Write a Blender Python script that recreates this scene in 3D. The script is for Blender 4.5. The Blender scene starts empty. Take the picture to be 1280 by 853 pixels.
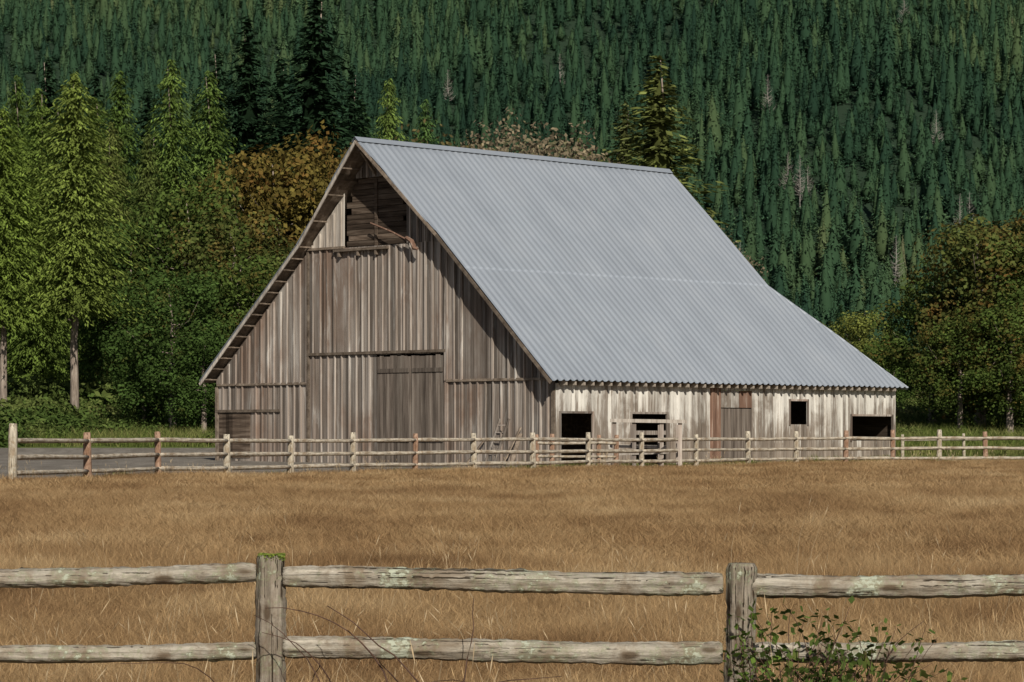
import bpy, math, random
import numpy as np
from mathutils import Vector, Matrix, Euler
random.seed(7); rng=np.random.default_rng(7)
F=3500.0; CX=640.0; HY=545.0; CAMH=1.5
scene=bpy.context.scene
COL=scene.collection
# ------------------------------------------------------------------ terrain
TY=[-80,20,45,125,165,200,260,800,1000,1300,1700,2000,2500,3200]
TZ=[-.3,-.3,0,0,.35,2.3,4,6,30,95,220,318,490,650]
def gz(x,y):
    x=np.asarray(x,float); y=np.asarray(y,float)
    b=np.interp(y,TY,TZ)
    w=np.clip((y-850)/500,0,1)
    b=b+w*(24*np.sin(x/95+y/310)+12*np.sin(x/41-y/150+1.3))
    w2=np.clip((y-20)/20,0,1)*np.clip((150-y)/30,0,1)
    return b+w2*0.07*np.sin(x/3.1+y/5.3)*np.sin(y/7.7+1)
def gz1(x,y): return float(gz(x,y))
def wx(px,z): return (px-CX)/F*z
# ------------------------------------------------------------------ node helpers
def newmat(name):
    m=bpy.data.materials.new(name); m.use_nodes=True
    nt=m.node_tree; nt.nodes.clear()
    out=nt.nodes.new('ShaderNodeOutputMaterial')
    return m,nt,out
def N(nt,t,**kw):
    n=nt.nodes.new(t)
    for k,v in kw.items(): setattr(n,k,v)
    return n
def L(nt,a,b): nt.links.new(a,b)
def ramp(nt,fac,stops,interp='LINEAR'):
    r=nt.nodes.new('ShaderNodeValToRGB'); r.color_ramp.interpolation=interp
    el=r.color_ramp.elements
    el[0].position=stops[0][0]; el[0].color=(*stops[0][1],1)
    el[1].position=stops[-1][0]; el[1].color=(*stops[-1][1],1)
    for p,c in stops[1:-1]:
        e=el.new(p); e.color=(*c,1)
    L(nt,fac,r.inputs[0]); return r.outputs[0]
def noise(nt,vec,scale,detail=5,rough=.6,dist=0):
    n=N(nt,'ShaderNodeTexNoise'); n.inputs['Scale'].default_value=scale; n.inputs['Detail'].default_value=detail
    n.inputs['Roughness'].default_value=rough; n.inputs['Distortion'].default_value=dist
    if vec is not None: L(nt,vec,n.inputs['Vector'])
    return n.outputs[0]
def mix(nt,f,a,b,mode='MIX'):
    n=nt.nodes.new('ShaderNodeMix'); n.data_type='RGBA'; n.blend_type=mode
    if isinstance(f,(int,float)): n.inputs[0].default_value=f
    else: L(nt,f,n.inputs[0])
    for s,v in ((6,a),(7,b)):
        if isinstance(v,tuple): n.inputs[s].default_value=(*v,1) if len(v)==3 else v
        else: L(nt,v,n.inputs[s])
    return n.outputs[2]
def mth(nt,op,a,b=None,clamp=False):
    n=nt.nodes.new('ShaderNodeMath'); n.operation=op; n.use_clamp=clamp
    for s,v in ((0,a),(1,b)):
        if v is None: continue
        if isinstance(v,(int,float)): n.inputs[s].default_value=v
        else: L(nt,v,n.inputs[s])
    return n.outputs[0]
def mapping(nt,vec,scale):
    m=nt.nodes.new('ShaderNodeMapping'); m.inputs['Scale'].default_value=scale; L(nt,vec,m.inputs['Vector']); return m.outputs[0]
def tinted(nt,col,lo=.7,hi=1.3):
    a=N(nt,'ShaderNodeAttribute',attribute_name='tint')
    v=mth(nt,'ADD',mth(nt,'MULTIPLY',a.outputs['Fac'],hi-lo),lo)
    c=nt.nodes.new('ShaderNodeCombineColor')
    for i in range(3): L(nt,v,c.inputs[i])
    return mix(nt,1.0,col,c.outputs[0],'MULTIPLY')
def bsdf(nt,out,col,rough=.85,metal=0,bump=None,bstr=.4,bdist=.02,spec=.3):
    p=nt.nodes.new('ShaderNodeBsdfPrincipled')
    if isinstance(col,tuple): p.inputs['Base Color'].default_value=(*col,1)
    else: L(nt,col,p.inputs['Base Color'])
    p.inputs['Roughness'].default_value=rough
    p.inputs['Metallic'].default_value=metal
    p.inputs['Specular IOR Level'].default_value=spec
    if bump is not None:
        b=nt.nodes.new('ShaderNodeBump'); b.inputs['Strength'].default_value=bstr; b.inputs['Distance'].default_value=bdist
        L(nt,bump,b.inputs['Height']); L(nt,b.outputs[0],p.inputs['Normal'])
    L(nt,p.outputs[0],out.inputs[0]); return p
def wood(name,stops,scale,patch=None,patchscale=.3,patchlo=.45,patchhi=.6,lo=.7,hi=1.3,fine=1.0,bd=.02,spec=.2,patch2=None):
    m,nt,out=newmat(name)
    tc=nt.nodes.new('ShaderNodeTexCoord').outputs['Object']
    mp=mapping(nt,tc,scale)
    n1=noise(nt,mp,fine,8,.65,.3)
    c=ramp(nt,n1,stops)
    if patch:
        n2=noise(nt,mapping(nt,tc,(1,1,.45)),patchscale,5,.65,.4)
        n3=mth(nt,'ADD',mth(nt,'MULTIPLY',n2,.6),mth(nt,'MULTIPLY',n1,.4))
        f=ramp(nt,n3,[(patchlo,(0,0,0)),(patchhi,(.8,.8,.8))])
        c=mix(nt,f,c,patch)
    if patch2:
        n4=noise(nt,mapping(nt,tc,(2.5,2.5,.3)),.9,6,.7,.5)
        c=mix(nt,ramp(nt,n4,[(.54,(0,0,0)),(.68,(.75,.75,.75))]),c,patch2)
    c=tinted(nt,c,lo,hi)
    bsdf(nt,out,c,.9,0,n1,.35,bd,spec)
    return m
# ------------------------------------------------------------------ materials
M={}
M['gable']=wood('weathered_board_wood',[(.28,(.04,.032,.027)),(.41,(.155,.128,.108)),(.54,(.27,.238,.212)),(.7,(.42,.395,.365))],(8,8,.16),
                patch=(.14,.09,.065),patchscale=.35,patchlo=.48,patchhi=.6,lo=.5,hi=1.55,patch2=(.40,.38,.355),spec=.05)
M['gable_pale']=wood('pale_weathered_wood',[(.28,(.12,.098,.08)),(.45,(.35,.31,.27)),(.7,(.56,.52,.47))],(6,6,.4),lo=.65,hi=1.25)
M['door']=wood('old_door_wood',[(.28,(.042,.034,.029)),(.5,(.145,.12,.102)),(.72,(.25,.22,.19))],(6,6,.3),lo=.6,hi=1.3,spec=.05)
M['dark']=wood('dark_brown_and_shade_wood',[(.3,(.025,.019,.015)),(.5,(.085,.063,.048)),(.72,(.18,.145,.115))],(.5,5,6),lo=.45,hi=1.5,spec=.05)
M['trim']=wood('trim_wood',[(.3,(.07,.053,.04)),(.6,(.21,.17,.135)),(.75,(.31,.27,.225))],(3,3,3),spec=.05)
M['red']=wood('red_brown_wood',[(.3,(.09,.05,.035)),(.55,(.19,.115,.083)),(.72,(.34,.28,.235))],(5,5,.5))
M['rafter']=wood('pale_rafter_wood',[(.3,(.2,.165,.135)),(.7,(.45,.4,.34))],(4,4,4))
def mk_white():
    m,nt,out=newmat('peeling_whitewash')
    tc=nt.nodes.new('ShaderNodeTexCoord').outputs['Object']
    n1=noise(nt,mapping(nt,tc,(9,9,.5)),1,8,.72,.4)
    n2=noise(nt,mapping(nt,tc,(1.2,.9,.7)),.7,5,.65,.6)
    sep=nt.nodes.new('ShaderNodeSeparateXYZ'); L(nt,tc,sep.inputs[0])
    zz=mth(nt,'MULTIPLY',mth(nt,'SUBTRACT',2.6,sep.outputs[2]),.06)
    at=N(nt,'ShaderNodeAttribute',attribute_name='tint')
    s=mth(nt,'ADD',mth(nt,'ADD',mth(nt,'MULTIPLY',n1,.78),mth(nt,'MULTIPLY',n2,.5)),zz)
    s=mth(nt,'SUBTRACT',s,mth(nt,'MULTIPLY',at.outputs['Fac'],.10))
    f=ramp(nt,s,[(.52,(0,0,0)),(.65,(1,1,1))])
    paint=ramp(nt,n1,[(.3,(.46,.44,.4)),(.6,(.72,.7,.655))])
    wd=ramp(nt,n1,[(.3,(.08,.06,.047)),(.5,(.22,.18,.145)),(.7,(.35,.31,.27))])
    c=mix(nt,f,paint,wd); c=tinted(nt,c,.7,1.1)
    bsdf(nt,out,c,.85,0,n1,.5,.015); return m
M['white']=mk_white()
def mk_roof():
    m,nt,out=newmat('galvanised_corrugated_steel')
    tc=nt.nodes.new('ShaderNodeTexCoord').outputs['Object']
    n1=noise(nt,mapping(nt,tc,(.25,2.2,.25)),1,6,.6)
    n2=noise(nt,tc,.35,4,.6)
    s=mth(nt,'ADD',mth(nt,'MULTIPLY',n1,.35),mth(nt,'MULTIPLY',n2,.65))
    c=ramp(nt,s,[(.3,(.205,.232,.272)),(.5,(.226,.255,.297)),(.7,(.25,.278,.318))])
    c=tinted(nt,c,.97,1.03)
    bsdf(nt,out,c,.55,.15,n1,.04,.01,.4); return m
M['roof']=mk_roof()
def mk_log(name,axis,base,lichen=True):
    m,nt,out=newmat(name)
    tc=nt.nodes.new('ShaderNodeTexCoord').outputs['Object']
    sc=(1.6,34,34) if axis=='X' else (34,34,1.6)
    sc2=(.9,60,60) if axis=='X' else (60,60,.9)
    n1=noise(nt,mapping(nt,tc,sc),1,8,.75,.5)
    nc=noise(nt,mapping(nt,tc,sc2),1,3,.5,.8)
    n2=noise(nt,tc,4,6,.7,.6)
    n3=noise(nt,tc,34,5,.65)
    c=ramp(nt,n1,[(.3,tuple(v*.3 for v in base)),(.45,tuple(v*.72 for v in base)),(.58,base),(.75,tuple(min(1,v*1.45) for v in base))])
    c=mix(nt,ramp(nt,n2,[(.46,(0,0,0)),(.64,(.85,.85,.85))]),c,(base[0]*.45,base[1]*.37,base[2]*.3))
    crack=ramp(nt,nc,[(.35,(1,1,1)),(.40,(0,0,0))])
    if lichen:
        ls=mth(nt,'ADD',mth(nt,'MULTIPLY',noise(nt,tc,2.6,5,.7,.4),.6),mth(nt,'MULTIPLY',n3,.4))
        c=mix(nt,ramp(nt,ls,[(.52,(0,0,0)),(.58,(.55,.55,.55))]),c,(.22,.235,.145))
        c=mix(nt,ramp(nt,ls,[(.58,(0,0,0)),(.61,(.9,.9,.9))]),c,(.42,.45,.36))
        vo=N(nt,'ShaderNodeTexVoronoi'); vo.inputs['Scale'].default_value=1; 
        L(nt,mapping(nt,tc,(3.2,9,9) if axis=='X' else (9,9,3.2)),vo.inputs['Vector'])
        c=mix(nt,ramp(nt,vo.outputs['Distance'],[(.1,(.85,.85,.85)),(.2,(0,0,0))]),c,(base[0]*.22,base[1]*.17,base[2]*.13))
    c=mix(nt,crack,c,(base[0]*.12,base[1]*.1,base[2]*.08))
    c=tinted(nt,c,.85,1.15)
    h=mth(nt,'SUBTRACT',mth(nt,'ADD',n1,mth(nt,'MULTIPLY',n3,.4)),mth(nt,'MULTIPLY',crack,.6))
    bsdf(nt,out,c,.92,0,h,1.0,.014,.12); return m
M['logx']=mk_log('weathered_log','X',(.40,.365,.305))
M['logz']=mk_log('weathered_post_wood','Z',(.31,.27,.22))
M['logxf']=mk_log('weathered_rail_wood','X',(.50,.45,.37),False)
M['logzf']=mk_log('pale_post_wood','Z',(.52,.47,.38),False)
M['logzr']=mk_log('reddish_post_wood','Z',(.38,.25,.18),False)
def mkmoss():
    m,nt,out=newmat('green_moss'); tc=nt.nodes.new('ShaderNodeTexCoord').outputs['Object']
    bsdf(nt,out,ramp(nt,noise(nt,tc,40,4),[(.35,(.06,.09,.012)),(.65,(.19,.25,.04))]),.95); return m
M['moss']=mkmoss()
def leafmat(name,mode,stops=None,trans=.25,lo=.55,hi=1.45,pscale=.02,rw=.5,nw=.9,off=.2):
    m,nt,out=newmat(name)
    oi=nt.nodes.new('ShaderNodeObjectInfo')
    if mode=='color':
        c=oi.outputs['Color']
        tc=nt.nodes.new('ShaderNodeTexCoord').outputs['Object']
        nn=noise(nt,tc,.4,5,.7)
        rust=mth(nt,'SUBTRACT',1.0,oi.outputs['Alpha'],True)
        f=mth(nt,'MULTIPLY',mth(nt,'ADD',mth(nt,'SUBTRACT',nn,.66),mth(nt,'MULTIPLY',rust,.36)),6,True)
        f=mth(nt,'MULTIPLY',f,mth(nt,'MULTIPLY',rust,3,True))
        c=mix(nt,mth(nt,'MULTIPLY',f,.75),c,(.18,.085,.03))
        n5=noise(nt,tc,.7,3,.6)
        c=mix(nt,1.0,c,ramp(nt,n5,[(.35,(.62,.62,.62)),(.65,(1.3,1.3,1.22))]),'MULTIPLY')
    else:
        f=oi.outputs['Random']
        geo=nt.nodes.new('ShaderNodeNewGeometry')
        n=noise(nt,geo.outputs['Position'],pscale,3,.6)
        f=mth(nt,'ADD',mth(nt,'MULTIPLY',f,rw),mth(nt,'MULTIPLY',n,nw)); f=mth(nt,'SUBTRACT',f,off,True)
        c=ramp(nt,f,stops)
    c=tinted(nt,c,lo,hi)
    d=nt.nodes.new('ShaderNodeBsdfDiffuse'); t=nt.nodes.new('ShaderNodeBsdfTranslucent'); ms=nt.nodes.new('ShaderNodeMixShader')
    L(nt,c,d.inputs[0]); L(nt,c,t.inputs[0]); ms.inputs[0].default_value=trans
    L(nt,d.outputs[0],ms.inputs[1]); L(nt,t.outputs[0],ms.inputs[2]); L(nt,ms.outputs[0],out.inputs[0]); return m
M['leaf']=leafmat('tree_foliage','color',trans=.28,lo=.5,hi=1.5)
M['hill']=leafmat('hillside_foliage','random',[(0,(.017,.040,.027)),(.25,(.027,.06,.036)),(.5,(.041,.084,.045)),(.7,(.062,.107,.052)),(.84,(.09,.128,.058)),(.94,(.13,.14,.078)),(1,(.17,.155,.12))],trans=.1,pscale=.0045,rw=.5,nw=1.25,off=.4,lo=.55,hi=1.45)  # blue cast paints in haze; broad tone patches paint in light and shadow
M['shrub']=leafmat('undergrowth_foliage','random',[(0,(.04,.07,.018)),(.4,(.07,.105,.027)),(.7,(.12,.145,.045)),(1,(.2,.17,.08))],pscale=.08)
M['grass']=leafmat('dry_grass_blades','random',[(0,(.17,.10,.05)),(.3,(.29,.182,.092)),(.5,(.385,.258,.132)),(.72,(.465,.33,.18)),(1,(.56,.43,.26))],trans=.3,lo=.75,hi=1.25,pscale=.26,rw=.25,nw=1.8,off=.53)
M['stalk']=leafmat('pale_grass_stalks','random',[(0,(.38,.28,.16)),(1,(.58,.48,.33))],trans=.3,lo=.8,hi=1.2)
M['ggrass']=leafmat('green_grass_blades','random',[(0,(.07,.11,.02)),(.5,(.13,.165,.045)),(.8,(.24,.235,.09)),(1,(.36,.29,.13))],trans=.3,pscale=.1)
M['twig']=wood('twig_bark',[(.3,(.03,.016,.012)),(.7,(.12,.07,.05))],(8,8,8))
M['bark']=wood('tree_bark',[(.3,(.08,.06,.05)),(.55,(.26,.215,.18)),(.75,(.42,.37,.32))],(6,6,.8),lo=.8,hi=1.2)
M['snag']=wood('bleached_dead_wood',[(.3,(.16,.15,.13)),(.7,(.38,.36,.33))],(6,6,.8))
def mk_ground():
    m,nt,out=newmat('field_ground')
    geo=nt.nodes.new('ShaderNodeNewGeometry').outputs['Position']
    n1=noise(nt,geo,.25,8,.7); n2=noise(nt,geo,8,8,.75)
    dry=ramp(nt,mth(nt,'ADD',mth(nt,'MULTIPLY',n1,.6),mth(nt,'MULTIPLY',n2,.4)),[(.35,(.11,.068,.035)),(.5,(.22,.142,.073)),(.65,(.35,.245,.13))])
    grn=ramp(nt,n2,[(.3,(.04,.07,.015)),(.7,(.14,.17,.05))])
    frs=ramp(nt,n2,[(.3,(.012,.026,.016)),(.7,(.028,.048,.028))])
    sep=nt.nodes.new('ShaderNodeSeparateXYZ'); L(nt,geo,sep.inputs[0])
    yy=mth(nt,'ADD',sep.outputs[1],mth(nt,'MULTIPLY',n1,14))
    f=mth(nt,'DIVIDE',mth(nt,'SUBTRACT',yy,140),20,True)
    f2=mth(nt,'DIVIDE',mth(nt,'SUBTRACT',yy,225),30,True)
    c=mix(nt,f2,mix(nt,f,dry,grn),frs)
    bsdf(nt,out,c,.95,0,n2,.6,.05,.1); return m
M['ground']=mk_ground()
def mk_gravel():
    m,nt,out=newmat('grey_gravel')
    geo=nt.nodes.new('ShaderNodeNewGeometry').outputs['Position']
    n1=noise(nt,mapping(nt,geo,(1,.25,1)),.8,6,.7); n2=noise(nt,geo,9,6,.75)
    c=ramp(nt,mth(nt,'ADD',mth(nt,'MULTIPLY',n1,.6),mth(nt,'MULTIPLY',n2,.4)),[(.3,(.10,.088,.073)),(.48,(.17,.152,.13)),(.56,(.22,.2,.175)),(.72,(.3,.265,.22))])
    bsdf(nt,out,c,.95,0,n2,.9,.08,.1); return m
M['gravel']=mk_gravel()
# ------------------------------------------------------------------ mesh builder
class MB:
    def __init__(s): s.v=[]; s.f=[]; s.t=[]
    def box(s,x0,x1,y0,y1,z0,z1,t=None,ztop=None):
        t=random.random() if t is None else t
        b=len(s.v); a0=z1 if ztop is None else ztop(x0); a1=z1 if ztop is None else ztop(x1)
        s.v+=[(x0,y0,z0),(x1,y0,z0),(x1,y1,z0),(x0,y1,z0),(x0,y0,a0),(x1,y0,a1),(x1,y1,a1),(x0,y1,a0)]
        for q in ((0,3,2,1),(4,5,6,7),(0,1,5,4),(1,2,6,5),(2,3,7,6),(3,0,4,7)):
            s.f.append(tuple(b+i for i in q)); s.t.append(t)
    def beam(s,p,q,w,h,t=None,up=(0,0,1)):
        t=random.random() if t is None else t
        p=Vector(p);q=Vector(q);d=(q-p).normalized();up=Vector(up)
        if abs(d.dot(up))>.98: up=Vector((0,1,0))
        a=d.cross(up).normalized()*w/2; c=a.cross(d).normalized()*h/2
        b=len(s.v)
        for o in (p,q):
            for e in (-a-c,a-c,a+c,-a+c): s.v.append(tuple(o+e))
        for k in ((0,1,2,3),(7,6,5,4),(0,4,5,1),(1,5,6,2),(2,6,7,3),(3,7,4,0)):
            s.f.append(tuple(b+i for i in k)); s.t.append(t)
    def quad(s,*p,t=.5):
        b=len(s.v); s.v+=[tuple(q) for q in p]; s.f.append(tuple(range(b,b+len(p)))); s.t.append(t)
    def tube(s,pts,rad,n=8,t=.5,rn=None):
        b=len(s.v); pts=[Vector(p) for p in pts]
        for i,p in enumerate(pts):
            d=(pts[min(i+1,len(pts)-1)]-pts[max(i-1,0)]).normalized()
            up=Vector((0,0,1)) if abs(d.z)<.9 else Vector((0,1,0))
            a=d.cross(up).normalized(); c=a.cross(d)
            for k in range(n):
                th=2*math.pi*k/n; r=rad[i]*(1 if rn is None else rn(i,k))
                s.v.append(tuple(p+(a*math.cos(th)+c*math.sin(th))*r))
        for i in range(len(pts)-1):
            for k in range(n):
                s.f.append((b+i*n+k,b+i*n+(k+1)%n,b+(i+1)*n+(k+1)%n,b+(i+1)*n+k)); s.t.append(t)
        s.f.append(tuple(b+k for k in range(n))[::-1]); s.t.append(t)
        s.f.append(tuple(b+(len(pts)-1)*n+k for k in range(n))); s.t.append(t)
    def mesh(s,name,mat,smooth=False):
        me=bpy.data.meshes.new(name); me.from_pydata(s.v,[],s.f)
        at=me.attributes.new('tint','FLOAT','FACE'); at.data.foreach_set('value',s.t)
        me.materials.append(mat)
        if smooth: me.polygons.foreach_set('use_smooth',[True]*len(me.polygons))
        me.update(); return me
def add(name,me,parent=None,loc=None,rot=None):
    o=bpy.data.objects.new(name,me); COL.objects.link(o)
    if parent: o.parent=parent
    if loc is not None: o.location=loc
    if rot is not None: o.rotation_euler=rot
    return o
def empty(name,loc,label,cat,rotz=0,group=None):
    o=bpy.data.objects.new(name,None); o.empty_display_size=.3; COL.objects.link(o)
    o.location=loc; o.rotation_euler=(0,0,rotz); o['label']=label; o['category']=cat
    if group: o['group']=group
    return o
def diamonds(c,d,s,ln,wd,tint,mat,name,extra=None):
    n=len(c); ln=ln[:,None]; wd=wd[:,None]
    v=np.stack([c-d*ln*.5,c+s*wd*.5-d*ln*.05,c+d*ln*.5,c-s*wd*.5-d*ln*.05],1).reshape(-1,3)
    idx=np.arange(4*n,dtype=np.int32); tot=np.full(n,4,np.int32); tt=list(tint)
    V=v; base=len(v)
    if extra is not None and extra.v:
        ev,ef,et=extra.v,extra.f,extra.t
        V=np.vstack([v,np.array(ev)])
        idx=np.concatenate([idx,np.array([i+base for f in ef for i in f],np.int32)])
        tot=np.concatenate([tot,np.array([len(f) for f in ef],np.int32)])
        tt=tt+list(et)
    me=bpy.data.meshes.new(name)
    me.vertices.add(len(V)); me.vertices.foreach_set('co',V.astype(np.float32).ravel())
    me.loops.add(len(idx)); me.loops.foreach_set('vertex_index',idx)
    me.polygons.add(len(tot)); st=np.concatenate([[0],np.cumsum(tot)[:-1]]).astype(np.int32)
    me.polygons.foreach_set('loop_start',st); me.polygons.foreach_set('loop_total',tot)
    at=me.attributes.new('tint','FLOAT','FACE'); at.data.foreach_set('value',np.array(tt,np.float32))
    me.materials.append(mat); me.update(calc_edges=True); me.validate()
    return me
def unit(a): return a/np.maximum(np.linalg.norm(a,axis=1,keepdims=True),1e-6)
# ------------------------------------------------------------------ tree templates
def conifer_crown(H,R,z0,nlev,nbr,step,droop,mat,name,seed,leaf=.55,power=.85,gap=.25,core=.35,cedar=False,wob=.0,wf=1.0,coret=0.,dn=.9):
    r=np.random.default_rng(seed); C=[];D=[];S=[];LN=[];WD=[];T=[]
    for i in range(nlev):
        t=(i+r.random()*.6)/nlev; z=z0+(H-z0)*t
        lim=R*(1-t)**power*(.75+.25*min(1,t*8+.3))*(1+wob*math.sin(i*1.1+seed)*.5+wob*r.normal()*.4)
        for b in range(nbr):
            if r.random()<gap*.5: continue
            az=r.random()*2*math.pi; ln=max(.25,lim*(.62+.5*r.random())); 
            if r.random()<.08: ln*=1.2
            dr=droop*(.6+.8*r.random()); bt=r.random()
            m=max(1,int(ln/step)); q=(np.arange(m)+r.random(m)*.8+.3)/m
            q=q[q>.15] if m>2 else q
            if len(q)==0: continue
            rad=q*ln
            zz=z+ (-dr*rad*(.5+.5*q)) + (.25*rad*q**3 if not cedar else 0)
            base=np.stack([np.cos(az)*rad,np.sin(az)*rad,zz],1)
            k=len(q); side=r.normal(0,.28,k)*ln*.3*(1.1-q)
            base[:,0]+=-np.sin(az)*side; base[:,1]+=np.cos(az)*side; base[:,2]+=r.normal(0,.12,k)
            a2=az+r.normal(0,.6,k)
            down=(-dr*1.0-(dn if cedar else .15))+r.normal(0,.25,k)
            d=unit(np.stack([np.cos(a2),np.sin(a2),down],1))
            s=unit(np.cross(d,np.tile([0,0,1.],(k,1)))+r.normal(0,.35,(k,3)))
            C.append(base);D.append(d);S.append(s)
            LN.append(leaf*(.8+.9*r.random(k))*(1.4 if cedar else 1.15)); WD.append(wf*leaf*(.45+.4*r.random(k)))
            T.append(np.clip(.55*bt+.45*r.random(k),0,1))
    C=np.concatenate(C);D=np.concatenate(D);S=np.concatenate(S)
    ex=MB()
    if core>0:
        pts=[(0,0,z0+(H-z0)*q) for q in (0.02,.25,.5,.75,.97)]
        ex.tube(pts,[R*core*.5,R*core*.85,R*core*.6,R*core*.32,.03],7,t=coret)
    return diamonds(C,D,S,np.concatenate(LN),np.concatenate(WD),np.concatenate(T),mat,name,ex)
def trunk_mesh(H,r0,name,mat,bend=.15,limbs=0,limbz=(.3,.8),limblen=3,seed=0,n=9):
    random.seed(seed); mb=MB()
    pts=[(random.uniform(-bend,bend)*q*2,random.uniform(-bend,bend)*q*2,H*q) for q in np.linspace(0,1,9)]
    pts[0]=(0,0,-.6); mb.tube(pts,[r0*(1.25 if q==0 else 1)*(1-.93*q) for q in np.linspace(0,1,9)],n)
    for i in range(limbs):
        q=random.uniform(*limbz); z=H*q; az=random.random()*6.28; ln=limblen*random.uniform(.5,1)*(1.25-q)
        p=[Vector((0,0,z))+Vector((math.cos(az)*ln*k,math.sin(az)*ln*k,ln*k*k*random.uniform(.2,.8))) for k in (0,.3,.65,1)]
        rr=r0*.4*(1.1-q); mb.tube(p,[rr,rr*.75,rr*.45,rr*.12],5)
    return mb.mesh(name,mat,True)
def decid_crown(H,R,z0,nclump,per,name,seed,leaf=.42,csize=.2):
    r=np.random.default_rng(seed); C=[];Nn=[];T=[]
    cz=(H+z0)/2; hz=(H-z0)/2
    for i in range(nclump):
        u=unit(r.normal(0,1,(1,3)))[0]; q=r.random()**.35*.86
        c=np.array([u[0]*R*q,u[1]*R*q,cz+u[2]*hz*q]); tt=(c[2]-z0)/(H-z0)
        c[:2]*=(1.1-.45*tt)
        cr=R*(csize+csize*.9*r.random()); k=int(per*(cr/(R*.3))**2); ct=r.random()
        nn=unit(r.normal(0,1,(k,3)))
        rad=cr*(.45+.65*r.random(k)**.6)
        p=c+nn*rad[:,None]*np.array([1.,1.,.95]); C.append(p);Nn.append(nn+[0,0,.25]);T.append(np.clip(.5*ct+.5*r.random(k),0,1))
    C=np.concatenate(C);Nn=unit(np.concatenate(Nn));T=np.concatenate(T);k=len(C)
    n2=unit(Nn+r.normal(0,.4,(k,3))); d=unit(np.cross(n2,r.normal(0,1,(k,3)))); d[:,2]-=.2; d=unit(d); s=unit(np.cross(n2,d))
    return diamonds(C,d,s,leaf*(.8+.7*r.random(k)),leaf*(.6+.5*r.random(k)),T,M['leaf'],name)
TM={}
TM['cedar']=[(trunk_mesh(25,.27,'trunk',M['bark'],seed=s,limbs=6,limbz=(.3,.6),limblen=1.2),
    conifer_crown(25.5,4.1,z0,92,22,.19,.3,M['leaf'],'crown',s,leaf=.23,power=.58,gap=.2,core=.2,cedar=True,wob=.35,wf=.8,dn=.55)) for s,z0 in ((1,6.8),(2,2.0),(3,8.5))]
TM['fir']=[(trunk_mesh(25,.3,'trunk',M['bark'],seed=s),
    conifer_crown(25.5,4.8,1.5,60,22,.26,.2,M['leaf'],'crown',s+10,leaf=.36,power=.75,gap=.15,core=.35,wob=.25,wf=1.1)) for s in (1,2,3)]
TM['maple']=[(trunk_mesh(13,.35,'trunk',M['bark'],seed=s,limbs=9,limblen=6),
    decid_crown(16,5.6,.4,115,215,'crown',s+20,leaf=.25,csize=.14)) for s in (1,2,3)]
TM['thin']=[(trunk_mesh(11.5,.13,'trunk',M['snag'],seed=s+5,limbs=50,limbz=(.3,.97),limblen=3.6),
    decid_crown(15,3.9,4,80,55,'crown',s+30,leaf=.2,csize=.13)) for s in (1,2)]
def maxz(me):
    a=np.empty(len(me.vertices)*3,np.float32); me.vertices.foreach_get('co',a); return float(a[2::3].max())
TH={k:[maxz(c) for t,c in v] for k,v in TM.items()}
CAT={'cedar':('cedar_tree','conifer tree'),'fir':('fir_tree','conifer tree'),'maple':('maple_tree','tree'),'thin':('alder_tree','tree')}
def tree(kind,px,top,z,color,label,w=1.0,group=None,var=None,rust=0.0):
    x=wx(px,z); g=gz1(x,z); h=CAMH+(HY-top)/F*z-g
    v=random.randrange(len(TM[kind])) if var is None else var%len(TM[kind])
    s=h/TH[kind][v]
    nm,cat=CAT[kind]
    e=empty(nm,(x,z,g-.1),label,cat,random.random()*6.28,group); e.scale=(s*w,s*w,s)
    t,c=TM[kind][v]
    a=add('trunk',t,e); b=add('crown',c,e); b.color=(*color,1-rust)
    return e
YG=(.16,.21,.05); DG=(.034,.068,.03); MG=(.075,.12,.03); OR=(.13,.105,.03); OL=(.11,.12,.04); BR=(.12,.1,.045)
random.seed(11)
lc="tall yellow-green cedar with drooping foliage at the wood's edge"
lf="tall dark green fir standing above the barn's tree belt"
for px,top,z,c,w,v,ru in ((4,128,194,(.15,.21,.045),1.3,2,.05),(93,84,196,YG,1.3,2,.1),(48,108,226,(.12,.175,.04),1.15,1,.1),(140,150,212,(.125,.15,.045),.95,1,.25),(215,72,222,(.12,.18,.045),1.15,1,0),
                   (262,86,228,(.10,.155,.04),1.15,1,0),(150,86,240,MG,1.1,1,.2),(-30,90,235,MG,1,1,0),(22,92,250,MG,1,1,0),(120,120,238,MG,1.1,1,.2),(185,165,218,(.10,.13,.038),1.0,1,.15)):
    tree('cedar',px,top,z,c,lc,w,'cedars at the wood edge',v,ru)
tree('cedar',487,96,262,(.13,.19,.05),"slender yellow-green cedar rising behind the barn roof",.95,'cedars at the wood edge',1)
tree('cedar',532,122,270,(.08,.14,.045),"slender green cedar rising behind the barn roof",.9,'cedars at the wood edge',1)
tree('fir',822,68,245,(.145,.17,.055),"broad olive-green conifer rising behind the barn ridge",1.5,'cedars at the wood edge',1,.1)
tree('fir',780,125,258,(.125,.145,.055),"olive-green conifer rising behind the barn ridge",1.25,'cedars at the wood edge',0,.1)
for px,top,z,w,v in ((310,18,236,1.2,0),(395,-12,246,1.3,1),(352,70,262,1.1,2),(440,80,275,.9,0),(272,60,270,.9,1),(185,110,262,1,2),(120,90,275,1,0),(60,70,280,1,1)):
    tree('fir',px,top,z,(.022,.046,.024),lf,w,'dark firs behind the barn',v)
G1=(.055,.095,.026); G2=(.07,.105,.027); G3=(.085,.105,.032)
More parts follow.
